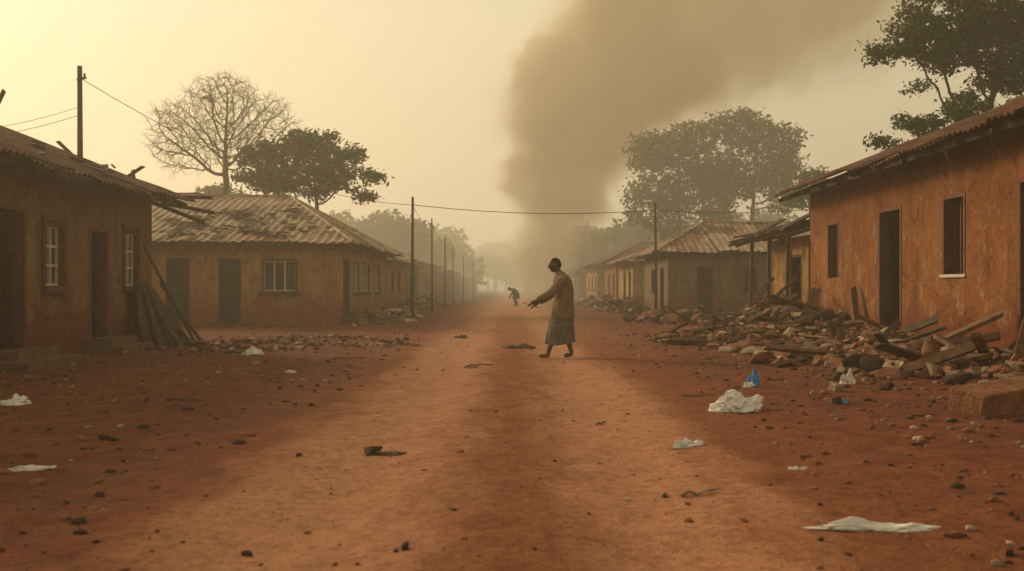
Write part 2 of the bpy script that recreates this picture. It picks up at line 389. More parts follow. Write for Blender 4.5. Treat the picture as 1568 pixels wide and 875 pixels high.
# near-left house
def rL(rb):
    hiproof(rb,7.0,20.5,-16.2,-6.55,2.90,4.85,7.0,20.5,-11.4,swap=True,lam=.17,amp=.022,rag=.13)
    rb.add([(-16,19.9,2.9),(-7.2,19.9,2.95),(-11.4,19.9,4.75)],[(0,1,2)],0)
r=house('mud_house',-15.5,-7.2,8,19.9,3.0,'wallL','roofL',
 {'E':[(15.3,15.95,1.17,2.2,'winL'),(18.45,19.1,1.17,2.25,'winL'),(16.95,17.75,.12,2.2,'opendoor'),(13.75,14.75,.12,2.35,'opendoor'),(10.5,11.2,1.17,2.2,'winL')],'S':[(-12,-11,1.1,2.1,'win')]},rL,'frame')
eavebeams('rafters',r,-6.6,7.3,20.4,2.88,.40,.6,-1)
mb=MB()
mb.box(-7.19,-6.5,16.6,18.1,-.1,.17); mb.box(-7.19,-6.75,16.8,17.95,.17,.30)
mb.box(-7.19,-6.4,13.2,15.1,-.1,.16); mb.box(-7.19,-6.75,13.6,14.9,.16,.28)
o=mb.obj('steps',[M['floor']],r)
mb=MB()
for a,b in [((-9.3,17.3,3.9),(-9.0,17.3,4.45)),((-9.15,17.3,3.9),(-8.85,17.35,4.6)),((-9.6,17.2,3.9),(-9.35,17.1,4.5)),
            ((-7.0,19.9,2.85),(-6.2,20.7,2.72)),((-7.3,20.1,2.9),(-6.35,20.5,2.5)),((-8.0,20.4,3.35),(-7.55,20.4,3.65)),((-7.7,20.3,3.3),(-7.75,20.35,3.55)),
            ((-8.9,20.3,3.8),(-9.3,20.4,4.15)),((-6.9,20.2,3.0),(-6.1,20.3,3.0))]:
    mb.beam(a,b,.07,.07,0,.3,.05)
for k in range(40):
    t=random.random(); x=-6.7-t*3.6; y=random.uniform(10,20); z=2.95+.402*(-6.55-x)+.05; a=random.uniform(0,6.28); l=random.uniform(.15,.6)
    mb.beam((x,y,z),(x+l*math.cos(a),y+l*math.sin(a),z-.4*l*math.cos(a)+.02),random.uniform(.03,.14),.025,0,0,.05)
mb.obj('broken_timbers',[M['wood2']],r)

# mid-left house
def rM(rb): hiproof(rb,-15.2,-4.65,29.05,42.3,2.48,4.4,-12.1,-7.95,35.6,lam=.26,amp=.022,rag=.09)
r=house('hipped_roof_house',-14.6,-5.24,29.7,41.7,2.5,'wallM','roofM',
 {'S':[(-10.32,-9.62,.12,2.05,'door'),(-8.76,-8.08,.12,2.03,'door'),(-7.48,-6.40,1.03,2.02,'win3')],
  'E':[(30.9,32.1,.1,2.05,'opendoor'),(32.9,34.1,.98,2.04,'win'),(35.0,36.5,.98,2.04,'win'),(38,39.4,.98,2.04,'win')]},rM,'dkframe')
mb=MB(); mb.box(-15.0,-4.95,29.25,29.29,2.36,2.46); mb.box(-4.95,-4.91,29.3,42.0,2.36,2.46)
mb.box(-8.95,-7.9,29.1,29.69,-.1,.12); mb.obj('fascia',[M['wood2']],r)
mb=MB()
for k in range(110):
    x=random.gauss(-8.3,1.9); y=random.uniform(29.2,33.2); t=(y-29.05)/6.55; z=2.5+1.92*t+.05
    if x>-4.65-3.3*t-.4 or x<-12.5: continue
    a=random.uniform(0,6.28); l=random.uniform(.15,.6)
    mb.beam((x,y,z),(x+l*math.cos(a),y+l*math.sin(a)*.6,z+.3*l*math.sin(a)*.6+.02),random.uniform(.05,.22),.03,0,random.uniform(-.3,.3),.08)
mb.obj('roof_debris',[M['wood2']],r)
def rB(rb): hiproof(rb,-24,-14.3,44,52,4.3,5.65,-22,-15.0,48,lam=.25)
house('brown_house',-23.4,-15,44.6,51.4,4.3,'wallG','roofR',{},rB)

# near-right house
def rR(rb):
    hiproof(rb,8.0,24.9,6.55,18.2,3.42,5.75,8.0,24.9,12.4,swap=True,lam=.17,amp=.024,rag=.12)
    rb.add([(7.2,24.0,3.6),(17.8,24.0,3.6),(12.4,24.0,5.65)],[(0,2,1)],0)
r=house('orange_mud_house',7.2,17.6,8.5,24.05,3.62,'wallR','roofR',
 {'W':[(21.95,22.7,1.38,2.62,'gap'),(18.4,19.55,.1,2.69,'opendoor'),(15.8,16.65,1.38,2.69,'winR'),(13.2,14.15,.1,2.72,'opendoor'),(10.6,11.4,1.38,2.65,'winR')]},rR,'frame')
eavebeams('rafters',r,6.62,8.2,24.8,3.38,.40,.6,1,'wood2',1.1)
mb=MB(); mb.add([(7.42,21.9,1.3),(7.42,22.75,1.3),(7.42,22.75,2.65),(7.42,21.9,2.65)],[(0,1,2,3)],0); mb.obj('shutter',[M['door']],r)
def rS(rb):
    panel(rb,(6.75,24.3,2.45),(0,1,0),(4,0,.95),4.3,lambda u:4.2,.18,.02,rag=.15)
r=house('lean_to_shed',7.25,11,24.35,28.3,2.45,'wallM','roofR',{'W':[(24.9,25.9,.05,2.0,'opendoor')],'N':[]},rS,'dkframe')
mb=MB()
for k in range(9):
    y=24.4+k*.5; mb.beam((6.3+random.uniform(-.2,.3),y,2.36+random.uniform(-.08,.1)),(8.2,y+random.uniform(-.3,.3),2.78+random.uniform(0,.2)),.07,.07,0,0,.04)
for k in range(9):
    mb.beam((6.5+random.uniform(-.2,.3),24.6+k*.45,2.55+random.uniform(0,.1)),(7.7,25+k*.45+random.uniform(-.7,.7),2.95+random.uniform(-.1,.2)),random.uniform(.06,.2),.05,0,0,.08)
for yy in (24.5,26.3,28.2): mb.beam((6.75,yy,-.1),(6.8,yy,2.45),.09,.09)
mb.obj('rafters',[M['wood2']],r)
def rG(rb): hiproof(rb,5.65,14.6,39.0,47.2,2.55,3.95,8.3,12,43.2,lam=.26)
r=house('grey_plaster_house',6.2,14,39.6,46.6,2.55,'wallG','roofM',{'S':[(7.35,8.0,.1,1.98,'door'),(9.25,9.75,1.05,1.95,'winb')],'W':[(40.6,41.6,.1,2.0,'opendoor'),(43,44.2,1,2,'winb')]},rG)
mb=MB(); mb.box(5.9,14.2,39.2,39.24,2.43,2.53); mb.box(5.85,5.89,39.25,47,2.43,2.53); mb.obj('fascia',[M['wood2']],r)
walls=['wallM','wallR','wallP','wallG']
def row(side,spans):
    for k,(a,b) in enumerate(spans):
        xin=(5.7+random.uniform(0,.7)); dp=random.uniform(6,8); h=2.4+random.uniform(0,.35)
        if side<0: x0,x1=-xin-dp,-xin
        else: x0,x1=xin,xin+dp
        sd='E' if side<0 else 'W'; ol=[]; y=a+.8
        while y<b-1.6:
            if random.random()<.45: ol.append((y,y+.9,.08,2.0,'opendoor'))
            else: ol.append((y,y+.9,1.0,1.95,'winb'))
            y+=random.uniform(2,3)
        sx=(x0+x1)/2; so=[(sx-.5,sx+.4,.08,2.0,'door'),(sx+1.3,sx+2.1,1,1.9,'winb')]
        if (k%2)==0:
            f=lambda rb,x0=x0,x1=x1,a=a,b=b,h=h: hiproof(rb,a-.5,b+.5,x0-.6,x1+.6,h-.02,h+1.35,a+2,b-2,(x0+x1)/2,swap=True,lam=.3,amp=.025,rag=.12)
        else:
            f=lambda rb,x0=x0,x1=x1,a=a,b=b,h=h: hiproof(rb,x0-.6,x1+.6,a-.5,b+.5,h-.02,h+1.25,x0+2,x1-2.4,(a+b)/2,lam=.3,amp=.025,rag=.12)
        house('village_house',x0,x1,a,b,h,walls[(k*3+(side>0)*2)%4],random.choice(['roofM','roofR','roofM','roofL']),{sd:ol,'S':so},f)
row(-1,[(44.5,54),(57,66),(69.5,81),(86,99),(105,122),(130,150),(160,185)])
row(1,[(49.5,56),(59,66),(69,79),(84,95),(101,118),(126,146),(156,180)])

# ---------------------------------------------------------------- rubble
def rock_base(n=6):
    import bmesh
    out=[]
    for k in range(n):
        bm=bmesh.new(); bmesh.ops.create_icosphere(bm,subdivisions=3,radius=1)
        if k%3==1: pl=[Vector((random.gauss(0,1),random.gauss(0,1),random.gauss(0,1))).normalized() for _ in range(10)]; lim=.5
        else:
            pl=[]; lim=.42
            for ax in ((1,0,0),(0,1,0),(0,0,1)):
                for s in (1,-1): pl.append((Vector(ax)*s+Vector((random.uniform(-.15,.15),random.uniform(-.15,.15),random.uniform(-.15,.15)))).normalized())
            pl.append(Vector((random.gauss(0,1),random.gauss(0,1),random.gauss(0,1))).normalized())
        V=[]
        for v in bm.verts:
            p=v.co.copy()
            for q in pl+pl:
                dd=p.dot(q)
                if dd>lim: p-=q*(dd-lim)
            p*=1.35*(1+.08*mnoise.noise(p*3+Vector((k*7,0,0)))); V.append(tuple(p))
        F=[tuple(x.index for x in f.verts) for f in bm.faces]; bm.free(); out.append((np.array(V),np.array(F)))
    return out
RB=rock_base(12)
def rock_lo():
    import bmesh
    out=[]
    for k in range(8):
        bm=bmesh.new(); bmesh.ops.create_icosphere(bm,subdivisions=1,radius=1)
        V=[tuple(v.co*(1+random.uniform(-.28,.2))) for v in bm.verts]; F=[tuple(x.index for x in f.verts) for f in bm.faces]; bm.free(); out.append((np.array(V),np.array(F)))
    return out
RL=rock_lo()
def rocks(name,pts,parent=None,lo=False):
    Vs=[];Fs=[];Ms=[];b=0
    for (x,y,z,s,mi,fl) in pts:
        V,F=random.choice(RL if (lo or s<.045) else RB)
        a=Matrix.Rotation(random.uniform(0,6.28),3,'Z')@Matrix.Rotation(random.uniform(-.8,.8),3,'X')
        sc=np.array([s*random.uniform(.7,1.6),s*random.uniform(.5,1.1),s*fl])
        W=(V*sc)@np.array(a).T+np.array([x,y,z]); Vs.append(W);Fs.append(F+b);Ms.append(np.full(len(F),mi));b+=len(V)
    return npmesh(name,np.concatenate(Vs),np.concatenate(Fs),[M['st1'],M['st2'],M['st3'],M['st4']],np.concatenate(Ms),parent)
def rubble(name,lumps,n,planks,smin=.03,smax=.2,pale=.12):
    cx=sum(l[0] for l in lumps)/len(lumps);cy=sum(l[1] for l in lumps)/len(lumps)
    root=empty(name,(cx,cy,0))
    def H(x,y):
        return max([0]+[l[4]*max(0,1-((x-l[0])/l[2])**2-((y-l[1])/l[3])**2) for l in lumps])
    x0=min(l[0]-l[2] for l in lumps);x1=max(l[0]+l[2] for l in lumps);y0=min(l[1]-l[3] for l in lumps);y1=max(l[1]+l[3] for l in lumps)
    st=.07; X=np.arange(x0-.3,x1+.3,st);Y=np.arange(y0-.3,y1+.3,st*1.6); GX,GY=np.meshgrid(X,Y)
    HZ=np.vectorize(H)(GX,GY); Z=gh(GX,GY)+HZ*(1+1.2*fbm(GX*2.5,GY*2.5))-.03+.16*fbm(GX*6,GY*6,5)*(HZ>0.01)
    nx=len(X);ny=len(Y);i,j=np.meshgrid(np.arange(nx-1),np.arange(ny-1));a=(j*nx+i).ravel()
    npmesh('mound',np.stack([GX,GY,Z],-1).reshape(-1,3),np.stack([a,a+1,a+nx+1,a+nx],-1),[M['st1']],parent=root)
    pts=[]
    for k in range(n):
        l=random.choice(lumps); r=math.sqrt(random.random())*1.3;t=random.uniform(0,6.28)
        x=l[0]+l[2]*r*math.cos(t);y=l[1]+l[3]*r*math.sin(t)
        s=smin+(smax-smin)*random.random()**2.8
        mi=random.choices([0,1,2,3],[.54,.16,pale,.20])[0]
        pts.append((x,y,g1(x,y)+H(x,y)*.95+s*.2,s,mi,random.uniform(.35,.8)))
    rocks('stones',pts,root)
    pb=MB()
    for k in range(planks):
        l=random.choice(lumps); x=l[0]+random.uniform(-.9,.9)*l[2];y=l[1]+random.uniform(-.9,.9)*l[3];t=random.uniform(0,6.28);L=random.uniform(.3,1.1);tl=random.uniform(-.15,.45)
        z=g1(x,y)+H(x,y)+.05
        pb.beam((x,y,z),(x+L*math.cos(t)*math.cos(tl),y+L*math.sin(t)*math.cos(tl),z+L*math.sin(tl)),random.uniform(.04,.16),random.uniform(.03,.06),random.choice([0,0,1]),random.uniform(0,1),.06)
    if planks: pb.obj('planks',[M['wood'],M['wood2']],root)
    return root,H
root,H=rubble('rubble_pile',[(6.5,22.3,1.5,2.6,.72),(5.9,19.5,1.6,2.4,.42),(6.6,24.6,1.2,1.6,.85),(6.2,16.2,1.3,2.2,.34),(5.9,13.6,1.3,2.0,.28),(4.9,21.5,1.5,3.0,.20),(6.4,11.5,1,1.5,.22),(4.9,18.2,1.0,1.6,.12),(5.0,15.2,.9,1.4,.10)],4200,75,.02,.18,.12)
mb=MB()
for a,b,wd in [((6.1,15.2,.15),(7.0,14.2,.80),.2),((6.4,12.6,.2),(6.95,13.4,.7),.14),((5.4,16.8,.25),(7.0,18.0,.35),.22),((6.0,20.5,.5),(6.9,22.6,1.1),.18),((6.75,13.9,.1),(7.12,13.3,.85),.15),
             ((5.2,19.8,.28),(6.9,19.4,.5),.14),((6.3,24.8,.7),(6.8,23.6,1.45),.15),((6.2,25.5,.8),(6.9,26.4,1.4),.12),((7.0,20.2,.4),(7.05,20.6,1.15),.14),((6.9,18.1,.1),(6.8,19.9,.4),.3),
             ((5.3,22.3,.4),(6.6,23.0,1.0),.12),((5.0,20.6,.2),(6.3,21.7,.75),.1)]:
    mb.beam(a,b,wd,.06,0,.4,.08)
mb.obj('beams',[M['wood']],root)
rubble('rubble_pile',[(-5.1,18.6,1.2,1.5,.10),(-4.0,20.6,1.6,1.6,.08)],550,0,.015,.11,.2)
rubble('rubble_pile',[(-4.6,32,.8,2.2,.4),(-4.2,35,.8,3,.25),(-4.6,39,.8,3,.25)],500,8,.03,.22)
rubble('rubble_pile',[(5.6,33,1.4,4,.25),(5.3,46,.9,4,.55),(5.2,54,.9,4,.6),(5.0,62,1,4,.5),(7.5,31,1.5,2,.3)],1100,36,.03,.28)
rubble('rubble_pile',[(-5.0,50,.8,3,.4),(-4.9,60,.8,4,.4)],160,6,.06,.35)

root=empty('leaning_timbers',(-6.7,19.4,0)); mb=MB()
for a,b,wd in [((-5.95,18.9,0),(-7.12,19.2,2.0),.06),((-6.1,18.5,0),(-7.12,18.9,1.2),.08),((-5.8,18.9,0),(-6.95,19.7,1.25),.06),((-5.9,18.6,0.02),(-6.9,19.3,.9),.06)]:
    mb.beam(a,b,wd,.05,0,.2,.03)
mb.obj('planks',[M['wood2']],root)
mb=MB();vs=[];fs=[];nu=40;nv=18
for j in range(nv+1):
    t=j/nv
    for i in range(nu+1):
        a=-math.pi/2+math.pi*i/nu*1.1
        rr=(.14+.50*t**.8)*(1+.20*math.sin(i*1.1+t*2)+.12*math.sin(i*2.3+t*4))
        vs.append((-7.08+.35*t+rr*math.cos(a)*.85, 18.9+rr*math.sin(a)*.9, 1.28*(1-t)**1.0+.01+.05*math.sin(i*1.5)*t))
for j in range(nv):
    for i in range(nu): q=j*(nu+1)+i; fs.append((q,q+1,q+nu+2,q+nu+1))
mb.add(vs,fs); mb.obj('tarpaulin',[M['wood2']],root,True)

pts=[]
for k in range(8000):
    y=3.4+26*random.random()**1.6; x=random.uniform(-1,1)*(.55*y+.6)
    if abs(x)>6.9: continue
    inroad=abs(x)<2.0
    if inroad and random.random()<.80: continue
    s=.005+.034*random.random()**5.5*(1.3 if not inroad else .7)+.0015*y*.2
    pts.append((x,y,g1(x,y)+s*.15,s,random.choices([0,1,2,3],[.52,.12,.06,.30])[0],.6))
for k in range(1700):
    y=random.uniform(7,24); x=random.triangular(2.6,6.6,5.6); s=.008+.05*random.random()**4; pts.append((x,y,g1(x,y)+s*.15,s,random.choices([0,1,2,3],[.42,.2,.13,.25])[0],.6))
for k in range(800):
    y=random.uniform(7,23); x=random.triangular(-7,-3.0,-5.9); s=.008+.04*random.random()**4; pts.append((x,y,g1(x,y)+s*.15,s,random.choices([0,1,2,3],[.44,.15,.08,.33])[0],.6))
rocks('gravel',pts,lo=True)
def stone(x,y,s,mi=3,fl=.65,name='stone'):
    o=rocks(name,[(x,y,g1(x,y)+s*.3,s,mi,fl)]); return o
for x,y,s in [(-1.02,7.2,.075),(-.48,4.45,.04),(-2.9,5.5,.055),(4.6,5.9,.12),(4.9,6.6,.10),(-2.0,11.5,.045),(3.2,9.8,.08),(-1.2,4.5,.03),(2.2,4.4,.045),(-3.5,4.9,.05),(-5.3,9.2,.07),(4.1,10.9,.11),(3.9,12.0,.11),(-3.0,7.4,.05)]: stone(x,y,s)
stone(3.55,10.9,.12,2,.7,'pale_stone')

def crumple(name,x,y,sx,sy,sz,mat,rot=0,seed=0,extra=None):
    import bmesh
    bm=bmesh.new(); bmesh.ops.create_icosphere(bm,subdivisions=6,radius=1)
    for v in bm.verts:
        p=v.co.copy(); q=p*1.9+Vector((seed*5,0,0))
        q+=Vector((mnoise.noise(q*1.5),mnoise.noise(q*1.5+Vector((9,0,0))),0))*.6
        rdg=1-abs(mnoise.noise(q))*3.2; rdg2=1-abs(mnoise.noise(q*2.3))*3.2
        d=.55*mnoise.noise(p*1.1+Vector((seed,3,1)))+.17*rdg+.09*rdg2-.1
        ang=math.atan2(p.y,p.x); d+=.28*max(0,mnoise.noise(Vector((math.cos(ang)*1.8,math.sin(ang)*1.8,seed*3))))*(1-abs(p.z))
        p=Vector((p.x*(1+d),p.y*(1+d),p.z*(1+.8*d)))
        hz=p.z*(.55+.9*(mnoise.noise(Vector((p.x*1.6,p.y*1.6,seed*2.3)))+.3))
        if p.z<0: hz=p.z*.12
        v.co=Vector((p.x*sx,p.y*sy,max(hz,-.1)*sz))
    me=bpy.data.meshes.new(name);bm.to_mesh(me);bm.free(); me.materials.append(mat)
    for p in me.polygons: p.use_smooth=True
    o=bpy.data.objects.new(name,me); o.location=(x,y,g1(x,y)+.0); o.rotation_euler=(0,0,rot); scene.collection.objects.link(o); return o
W=M['plastic']
crumple('plastic_bag',2.13,9.45,.25,.16,.14,W,.1,1)
crumple('plastic_bag',2.80,11.5,.07,.06,.15,M['blue'],.6,2,)
crumple('plastic_bag',2.70,11.35,.08,.05,.05,W,.6,12,)
crumple('plastic_bag',1.33,7.45,.12,.04,.05,W,.5,3)
crumple('cloth_rag',1.77,4.88,.29,.045,.035,W,-.05,4)
crumple('plastic_bag',1.86,6.5,.06,.03,.025,W,.2,5)
crumple('plastic_bag',3.25,9.85,.09,.05,.04,M['blue'],.2,6)
crumple('plastic_bag',-4.78,9.6,.12,.07,.08,W,.2,7)
crumple('cloth_rag',-3.0,6.2,.12,.02,.03,W,.5,8)
crumple('plastic_bag',-4.27,16.4,.16,.12,.13,W,.2,9)
crumple('plastic_bag',-2.96,13.3,.07,.04,.03,W,.2,10)
crumple('plastic_bag',3.1,7.6,.05,.03,.02,W,.9,21)
crumple('plastic_bag',4.4,9.8,.07,.04,.03,W,.4,22)
crumple('cloth_rag',.16,19.2,.26,.16,.07,M['cloth'],.1,13)
crumple('cloth_rag',-1.2,23.3,.14,.10,.06,M['cloth'],.1,14)
crumple('cloth_rag',-.9,7.15,.12,.06,.03,M['cloth'],.1,15)
crumple('plastic_bag',3.95,11.7,.13,.08,.14,W,1.0,16)
def stick(x,y,l,a,name='stick',r=.012,mat='wood'):
    mb=MB(); pts=[]
    for k in range(6):
        t=k/5-.5; px=x+l*t*math.cos(a);py=y+l*t*math.sin(a)+.03*math.sin(k*2); pts.append((px,py,g1(px,py)+r+.01*(k%2)))
    mb.tube(pts,[r*1.2,r,r,r*.8,r*.8,r*.5],6); mb.obj(name,[M[mat]],None,True)
stick(1.1,5.8,.24,.15,mat='st3'); stick(-.48,14.9,.4,.1); stick(-.6,14.7,.25,-.5); stick(3.6,8.7,.3,.4); stick(-3.2,9.8,.3,.3,mat='wood2',r=.008); stick(2.0,10.6,.4,-.2,r=.009); stick(.8,8.9,.2,1,r=.008); stick(-2.6,16,.5,.1)
mb=MB(); mb.beam((4.05,8.9,.12),(5.8,9.9,.24),.40,.24,0,.12,.05); o=mb.obj('fallen_clay_block',[M['st1']])
bv=o.modifiers.new('b','BEVEL');bv.width=.02;bv.segments=2

# ---------------------------------------------------------------- poles and wires
def pole(x,y,h,r,lean=0,bar=True):
    root=empty('utility_pole',(x,y,0)); mb=MB()
    mb.tube([(x,y,-.2),(x+lean*.4,y,h*.5),(x+lean,y,h)],[r*1.25,r,r*.8],8)
    mb.obj('post',[M['pole']],root,True); mb=MB()
    if bar:
        mb.beam((x+lean-.02,y-r-.03,h-.35),(x+lean+.20,y-r-.03,h-.30),.05,.05,0)
        mb.tube([(x+lean+.16,y-r-.03,h-.29),(x+lean+.16,y-r-.03,h-.20)],.025,6)
    else: mb.tube([(x+lean,y-r-.02,h-.34),(x+lean,y-r-.02,h-.22)],.025,6)
    mb.obj('insulator',[M['pole']],root); return Vector((x+lean,y,h-.28))
A=pole(-10.4,24,6.5,.075,-.02); B=pole(-3.58,35.7,4.4,.055,.02,False); Cc=pole(5.5,38,4.4,.05,-.03,False)
P=[pole(-3.6+random.uniform(-.2,.2),y,h,.035,random.uniform(-.05,.05),False) for y,h in ((44.6,4.25),(53,3.9),(64,3.8),(76,3.6),(92,3.6))]
def wire(a,b,sag,name='overhead_wire',r=.012):
    mb=MB(); a=Vector(a);b=Vector(b)
    mb.tube([a.lerp(b,t/24)-Vector((0,0,sag*4*(t/24)*(1-t/24))) for t in range(25)],r,5); mb.obj(name,[M['wire']],None,True)
wire(A,B,.7,r=.009); wire(B,Cc,.22,r=.013); wire(Cc,(17,41,5.1),.4); wire(A-Vector((0,0,.9)),(-17,22,4.6),.5,r=.007); wire(A-Vector((0,0,.7)),(-13,18,3.9),.3,r=.006)
for a,b in zip([B]+P,P): wire(a,b,.25,r=.008)

# ---------------------------------------------------------------- trees
def attractors(lumps,n):
    vol=np.array([l[3]**3 for l in lumps]); pr=vol**.75; pr/=pr.sum(); out=[]
    idx=rng.choice(len(lumps),n,p=pr)
    for i in idx:
        l=lumps[i]; fz=l[4] if len(l)>4 else .75
        v=rng.normal(size=3); v/=np.linalg.norm(v); r=rng.random()**(.42)
        out.append([l[0]+v[0]*r*l[3],l[1]+v[1]*r*l[3],l[2]+v[2]*r*l[3]*fz])
    return np.array(out)
def colonize(root,att,D,kill,iters=220,infl=1e9,jit=.12,trunkdir=(0,0,1)):
    nodes=[np.array(root,float)];parent=[-1]
    c=att.mean(0); zmin=np.percentile(att[:,2],3)
    while nodes[-1][2]<zmin-.8*D*2:
        p=nodes[-1]; t=(c-p); t=t/np.linalg.norm(t)*.25+np.array(trunkdir)*.9+rng.normal(size=3)*.12; t/=np.linalg.norm(t)
        nodes.append(p+t*D); parent.append(len(nodes)-2)
    P0=np.array(nodes); dm=np.linalg.norm(att[:,None]-P0[None],axis=2); near=dm.argmin(1); nd=dm.min(1); alive=np.ones(len(att),bool)
    for it in range(iters):
        ok=alive&(nd<infl)
        if not ok.any(): break
        NA=np.array(nodes); ai=np.where(ok)[0]; dv=att[ai]-NA[near[ai]]; dv/=np.linalg.norm(dv,axis=1)[:,None]+1e-9
        acc=np.zeros((len(nodes),3)); np.add.at(acc,near[ai],dv); src=np.unique(near[ai]); new=[];ns=[]
        for s in src:
            a=acc[s]; l=np.linalg.norm(a)
            if l<1e-6: a=rng.normal(size=3); l=np.linalg.norm(a)
            a=a/l+rng.normal(size=3)*jit; a/=np.linalg.norm(a)
            new.append(nodes[s]+a*D); ns.append(s)
        base=len(nodes); nodes.extend(new); parent.extend(ns); NW=np.array(new)
        ai=np.where(alive)[0]; dm=np.linalg.norm(att[ai][:,None]-NW[None],axis=2); k=dm.argmin(1); dd=dm[np.arange(len(ai)),k]
        up=dd<nd[ai]; near[ai[up]]=base+k[up]; nd[ai[up]]=dd[up]; alive[nd<kill]=False
        if len(nodes)>9000: break
    return np.array(nodes),parent
def radii(nodes,parent,r0,e=2.3,rmax=None):
    n=len(nodes); acc=np.zeros(n); 
    for i in range(n-1,-1,-1):
        if acc[i]==0: acc[i]=r0**e
        if parent[i]>=0: acc[parent[i]]+=acc[i]
    r=acc**(1/e)
    if rmax: r=np.minimum(r,rmax) if r[0]<rmax else np.where(r>r0*2,r0*2+(r-r0*2)*(rmax-r0*2)/(r[0]-r0*2),r)
    return r
def branches(name,nodes,parent,r,mat,root,twigs=0,tl=.4):
    A=[];B=[];RA=[];RBb=[]
    for i,p in enumerate(parent):
        if p<0: continue
        A.append(nodes[p]);B.append(nodes[i]);RA.append(min(r[p],r[i]*1.35));RBb.append(r[i])
    haschild=set(parent)
    if twigs:
        for i in range(len(nodes)):
            if r[i]<r.min()*2.2 and parent[i]>=0:
                d0=nodes[i]-nodes[parent[i]]; d0=d0/np.linalg.norm(d0)
                for k in range(twigs if i not in haschild else 2):
                    d=d0+rng.normal(size=3)*.55; d/=np.linalg.norm(d); e=nodes[i]+d*tl*rng.uniform(.5,1.2)
                    A.append(nodes[i]);B.append(e);RA.append(r.min()*.6);RBb.append(r.min()*.3)
                    for q in range(2):
                        d3=d+rng.normal(size=3)*.6; d3/=np.linalg.norm(d3); m0=nodes[i]+(e-nodes[i])*rng.uniform(.4,1)
                        A.append(m0);B.append(m0+d3*tl*.6);RA.append(r.min()*.35);RBb.append(r.min()*.2)
    A=np.array(A);B=np.array(B);RA=np.array(RA);RBb=np.array(RBb); d=B-A; d/=np.linalg.norm(d,axis=1)[:,None]+1e-9
    up=np.where(np.abs(d[:,2:3])<.9,np.array([[0,0,1.]]),np.array([[1.,0,0]])); x=np.cross(d,up); x/=np.linalg.norm(x,axis=1)[:,None]; y=np.cross(x,d); k=5
    V=[]
    for q in range(k):
        a=2*math.pi*q/k; V.append(A+(x*math.cos(a)+y*math.sin(a))*RA[:,None])
    for q in range(k):
        a=2*math.pi*q/k; V.append(B+d*(RBb*.3)[:,None]+(x*math.cos(a)+y*math.sin(a))*RBb[:,None])
    V=np.stack(V,1); m=len(A); F=[]
    b=(np.arange(m)*2*k)[:,None]
    for q in range(k):
        q2=(q+1)%k; F.append(b+np.array([[q,q2,q2+k,q+k]]))
    npmesh(name,V.reshape(-1,3),np.stack(F,1).reshape(-1,4),[mat],parent=root,smooth=True)
def leaves(name,cent,per,spread,size,root,flat=.6,seedz=None):
    n=len(cent)*per; c=np.repeat(cent,per,0)+rng.normal(size=(n,3))*np.array([spread,spread,spread*flat])
    nrm=rng.normal(size=(n,3))+np.array([0,0,.9]); nrm/=np.linalg.norm(nrm,axis=1)[:,None]
    t=np.cross(nrm,rng.normal(size=(n,3))); t/=np.linalg.norm(t,axis=1)[:,None]; b=np.cross(nrm,t)
    s=size*rng.uniform(.6,1.3,n)[:,None]
    V=np.stack([c-t*s,c-b*s*.45+nrm*s*.1,c+t*s,c+b*s*.45+nrm*s*.1],1).reshape(-1,3); F=np.arange(n*4).reshape(-1,4)
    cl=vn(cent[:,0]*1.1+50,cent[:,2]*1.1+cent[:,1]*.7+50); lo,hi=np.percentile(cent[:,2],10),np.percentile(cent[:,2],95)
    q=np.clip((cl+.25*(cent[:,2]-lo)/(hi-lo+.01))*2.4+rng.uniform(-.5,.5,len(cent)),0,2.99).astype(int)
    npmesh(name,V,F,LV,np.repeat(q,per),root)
def tree(name,root,lumps,natt,D,kill,r0,rmax,leaf=None,mat='bark',twigs=0,tl=.4,thr=1.6,td=(0,0,1)):
    e=empty(name,(root[0],root[1],0)); att=attractors(lumps,natt)
    nodes,parent=colonize(root,att,D,kill,trunkdir=td); r=radii(nodes,parent,r0,rmax=rmax)
    branches('trunk_and_branches',nodes,parent,r,M[mat],e,twigs,tl)
    if leaf:
        sel=nodes[(r<r0*thr)&(nodes[:,2]>np.percentile(att[:,2],1)-.6)]; leaves('foliage',sel,leaf[0],leaf[1],leaf[2],e)
    return e
T=tree
T('bare_tree',(-14.2,50,-.1),[(-14.6,50,10.5,1.9),(-16.7,50,9.5,1.6),(-12.6,50,9.8,1.6),(-14.4,50,8.6,2.2),(-17.4,50,8.3,1.1),(-11.4,50.5,9.3,.8),(-15.9,50,7.9,1.3),(-12.9,49,8.0,1.2),(-14.5,51,11.2,1.0),(-16.9,50,7.3,.7)],2600,.26,.30,.012,.24,None,'barkp',3,.42)
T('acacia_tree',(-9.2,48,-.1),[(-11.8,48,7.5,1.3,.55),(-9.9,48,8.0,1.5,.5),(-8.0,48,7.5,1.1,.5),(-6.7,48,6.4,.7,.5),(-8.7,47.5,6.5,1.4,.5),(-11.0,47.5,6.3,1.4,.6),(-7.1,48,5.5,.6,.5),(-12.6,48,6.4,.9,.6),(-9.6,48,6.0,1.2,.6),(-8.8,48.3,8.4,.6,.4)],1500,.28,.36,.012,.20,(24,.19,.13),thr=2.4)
T('mango_tree',(13,75,-.1),[(11.1,75,11.2,2.5),(13.6,75,12.2,2.1),(9.9,75,8.1,1.7),(12.1,75,8.4,2.7),(14.6,74.5,9.2,2.3),(9.2,75,6.4,1.2),(11.5,74,6.0,1.8)],1500,.45,.6,.02,.4,(22,.38,.20),thr=2.2)
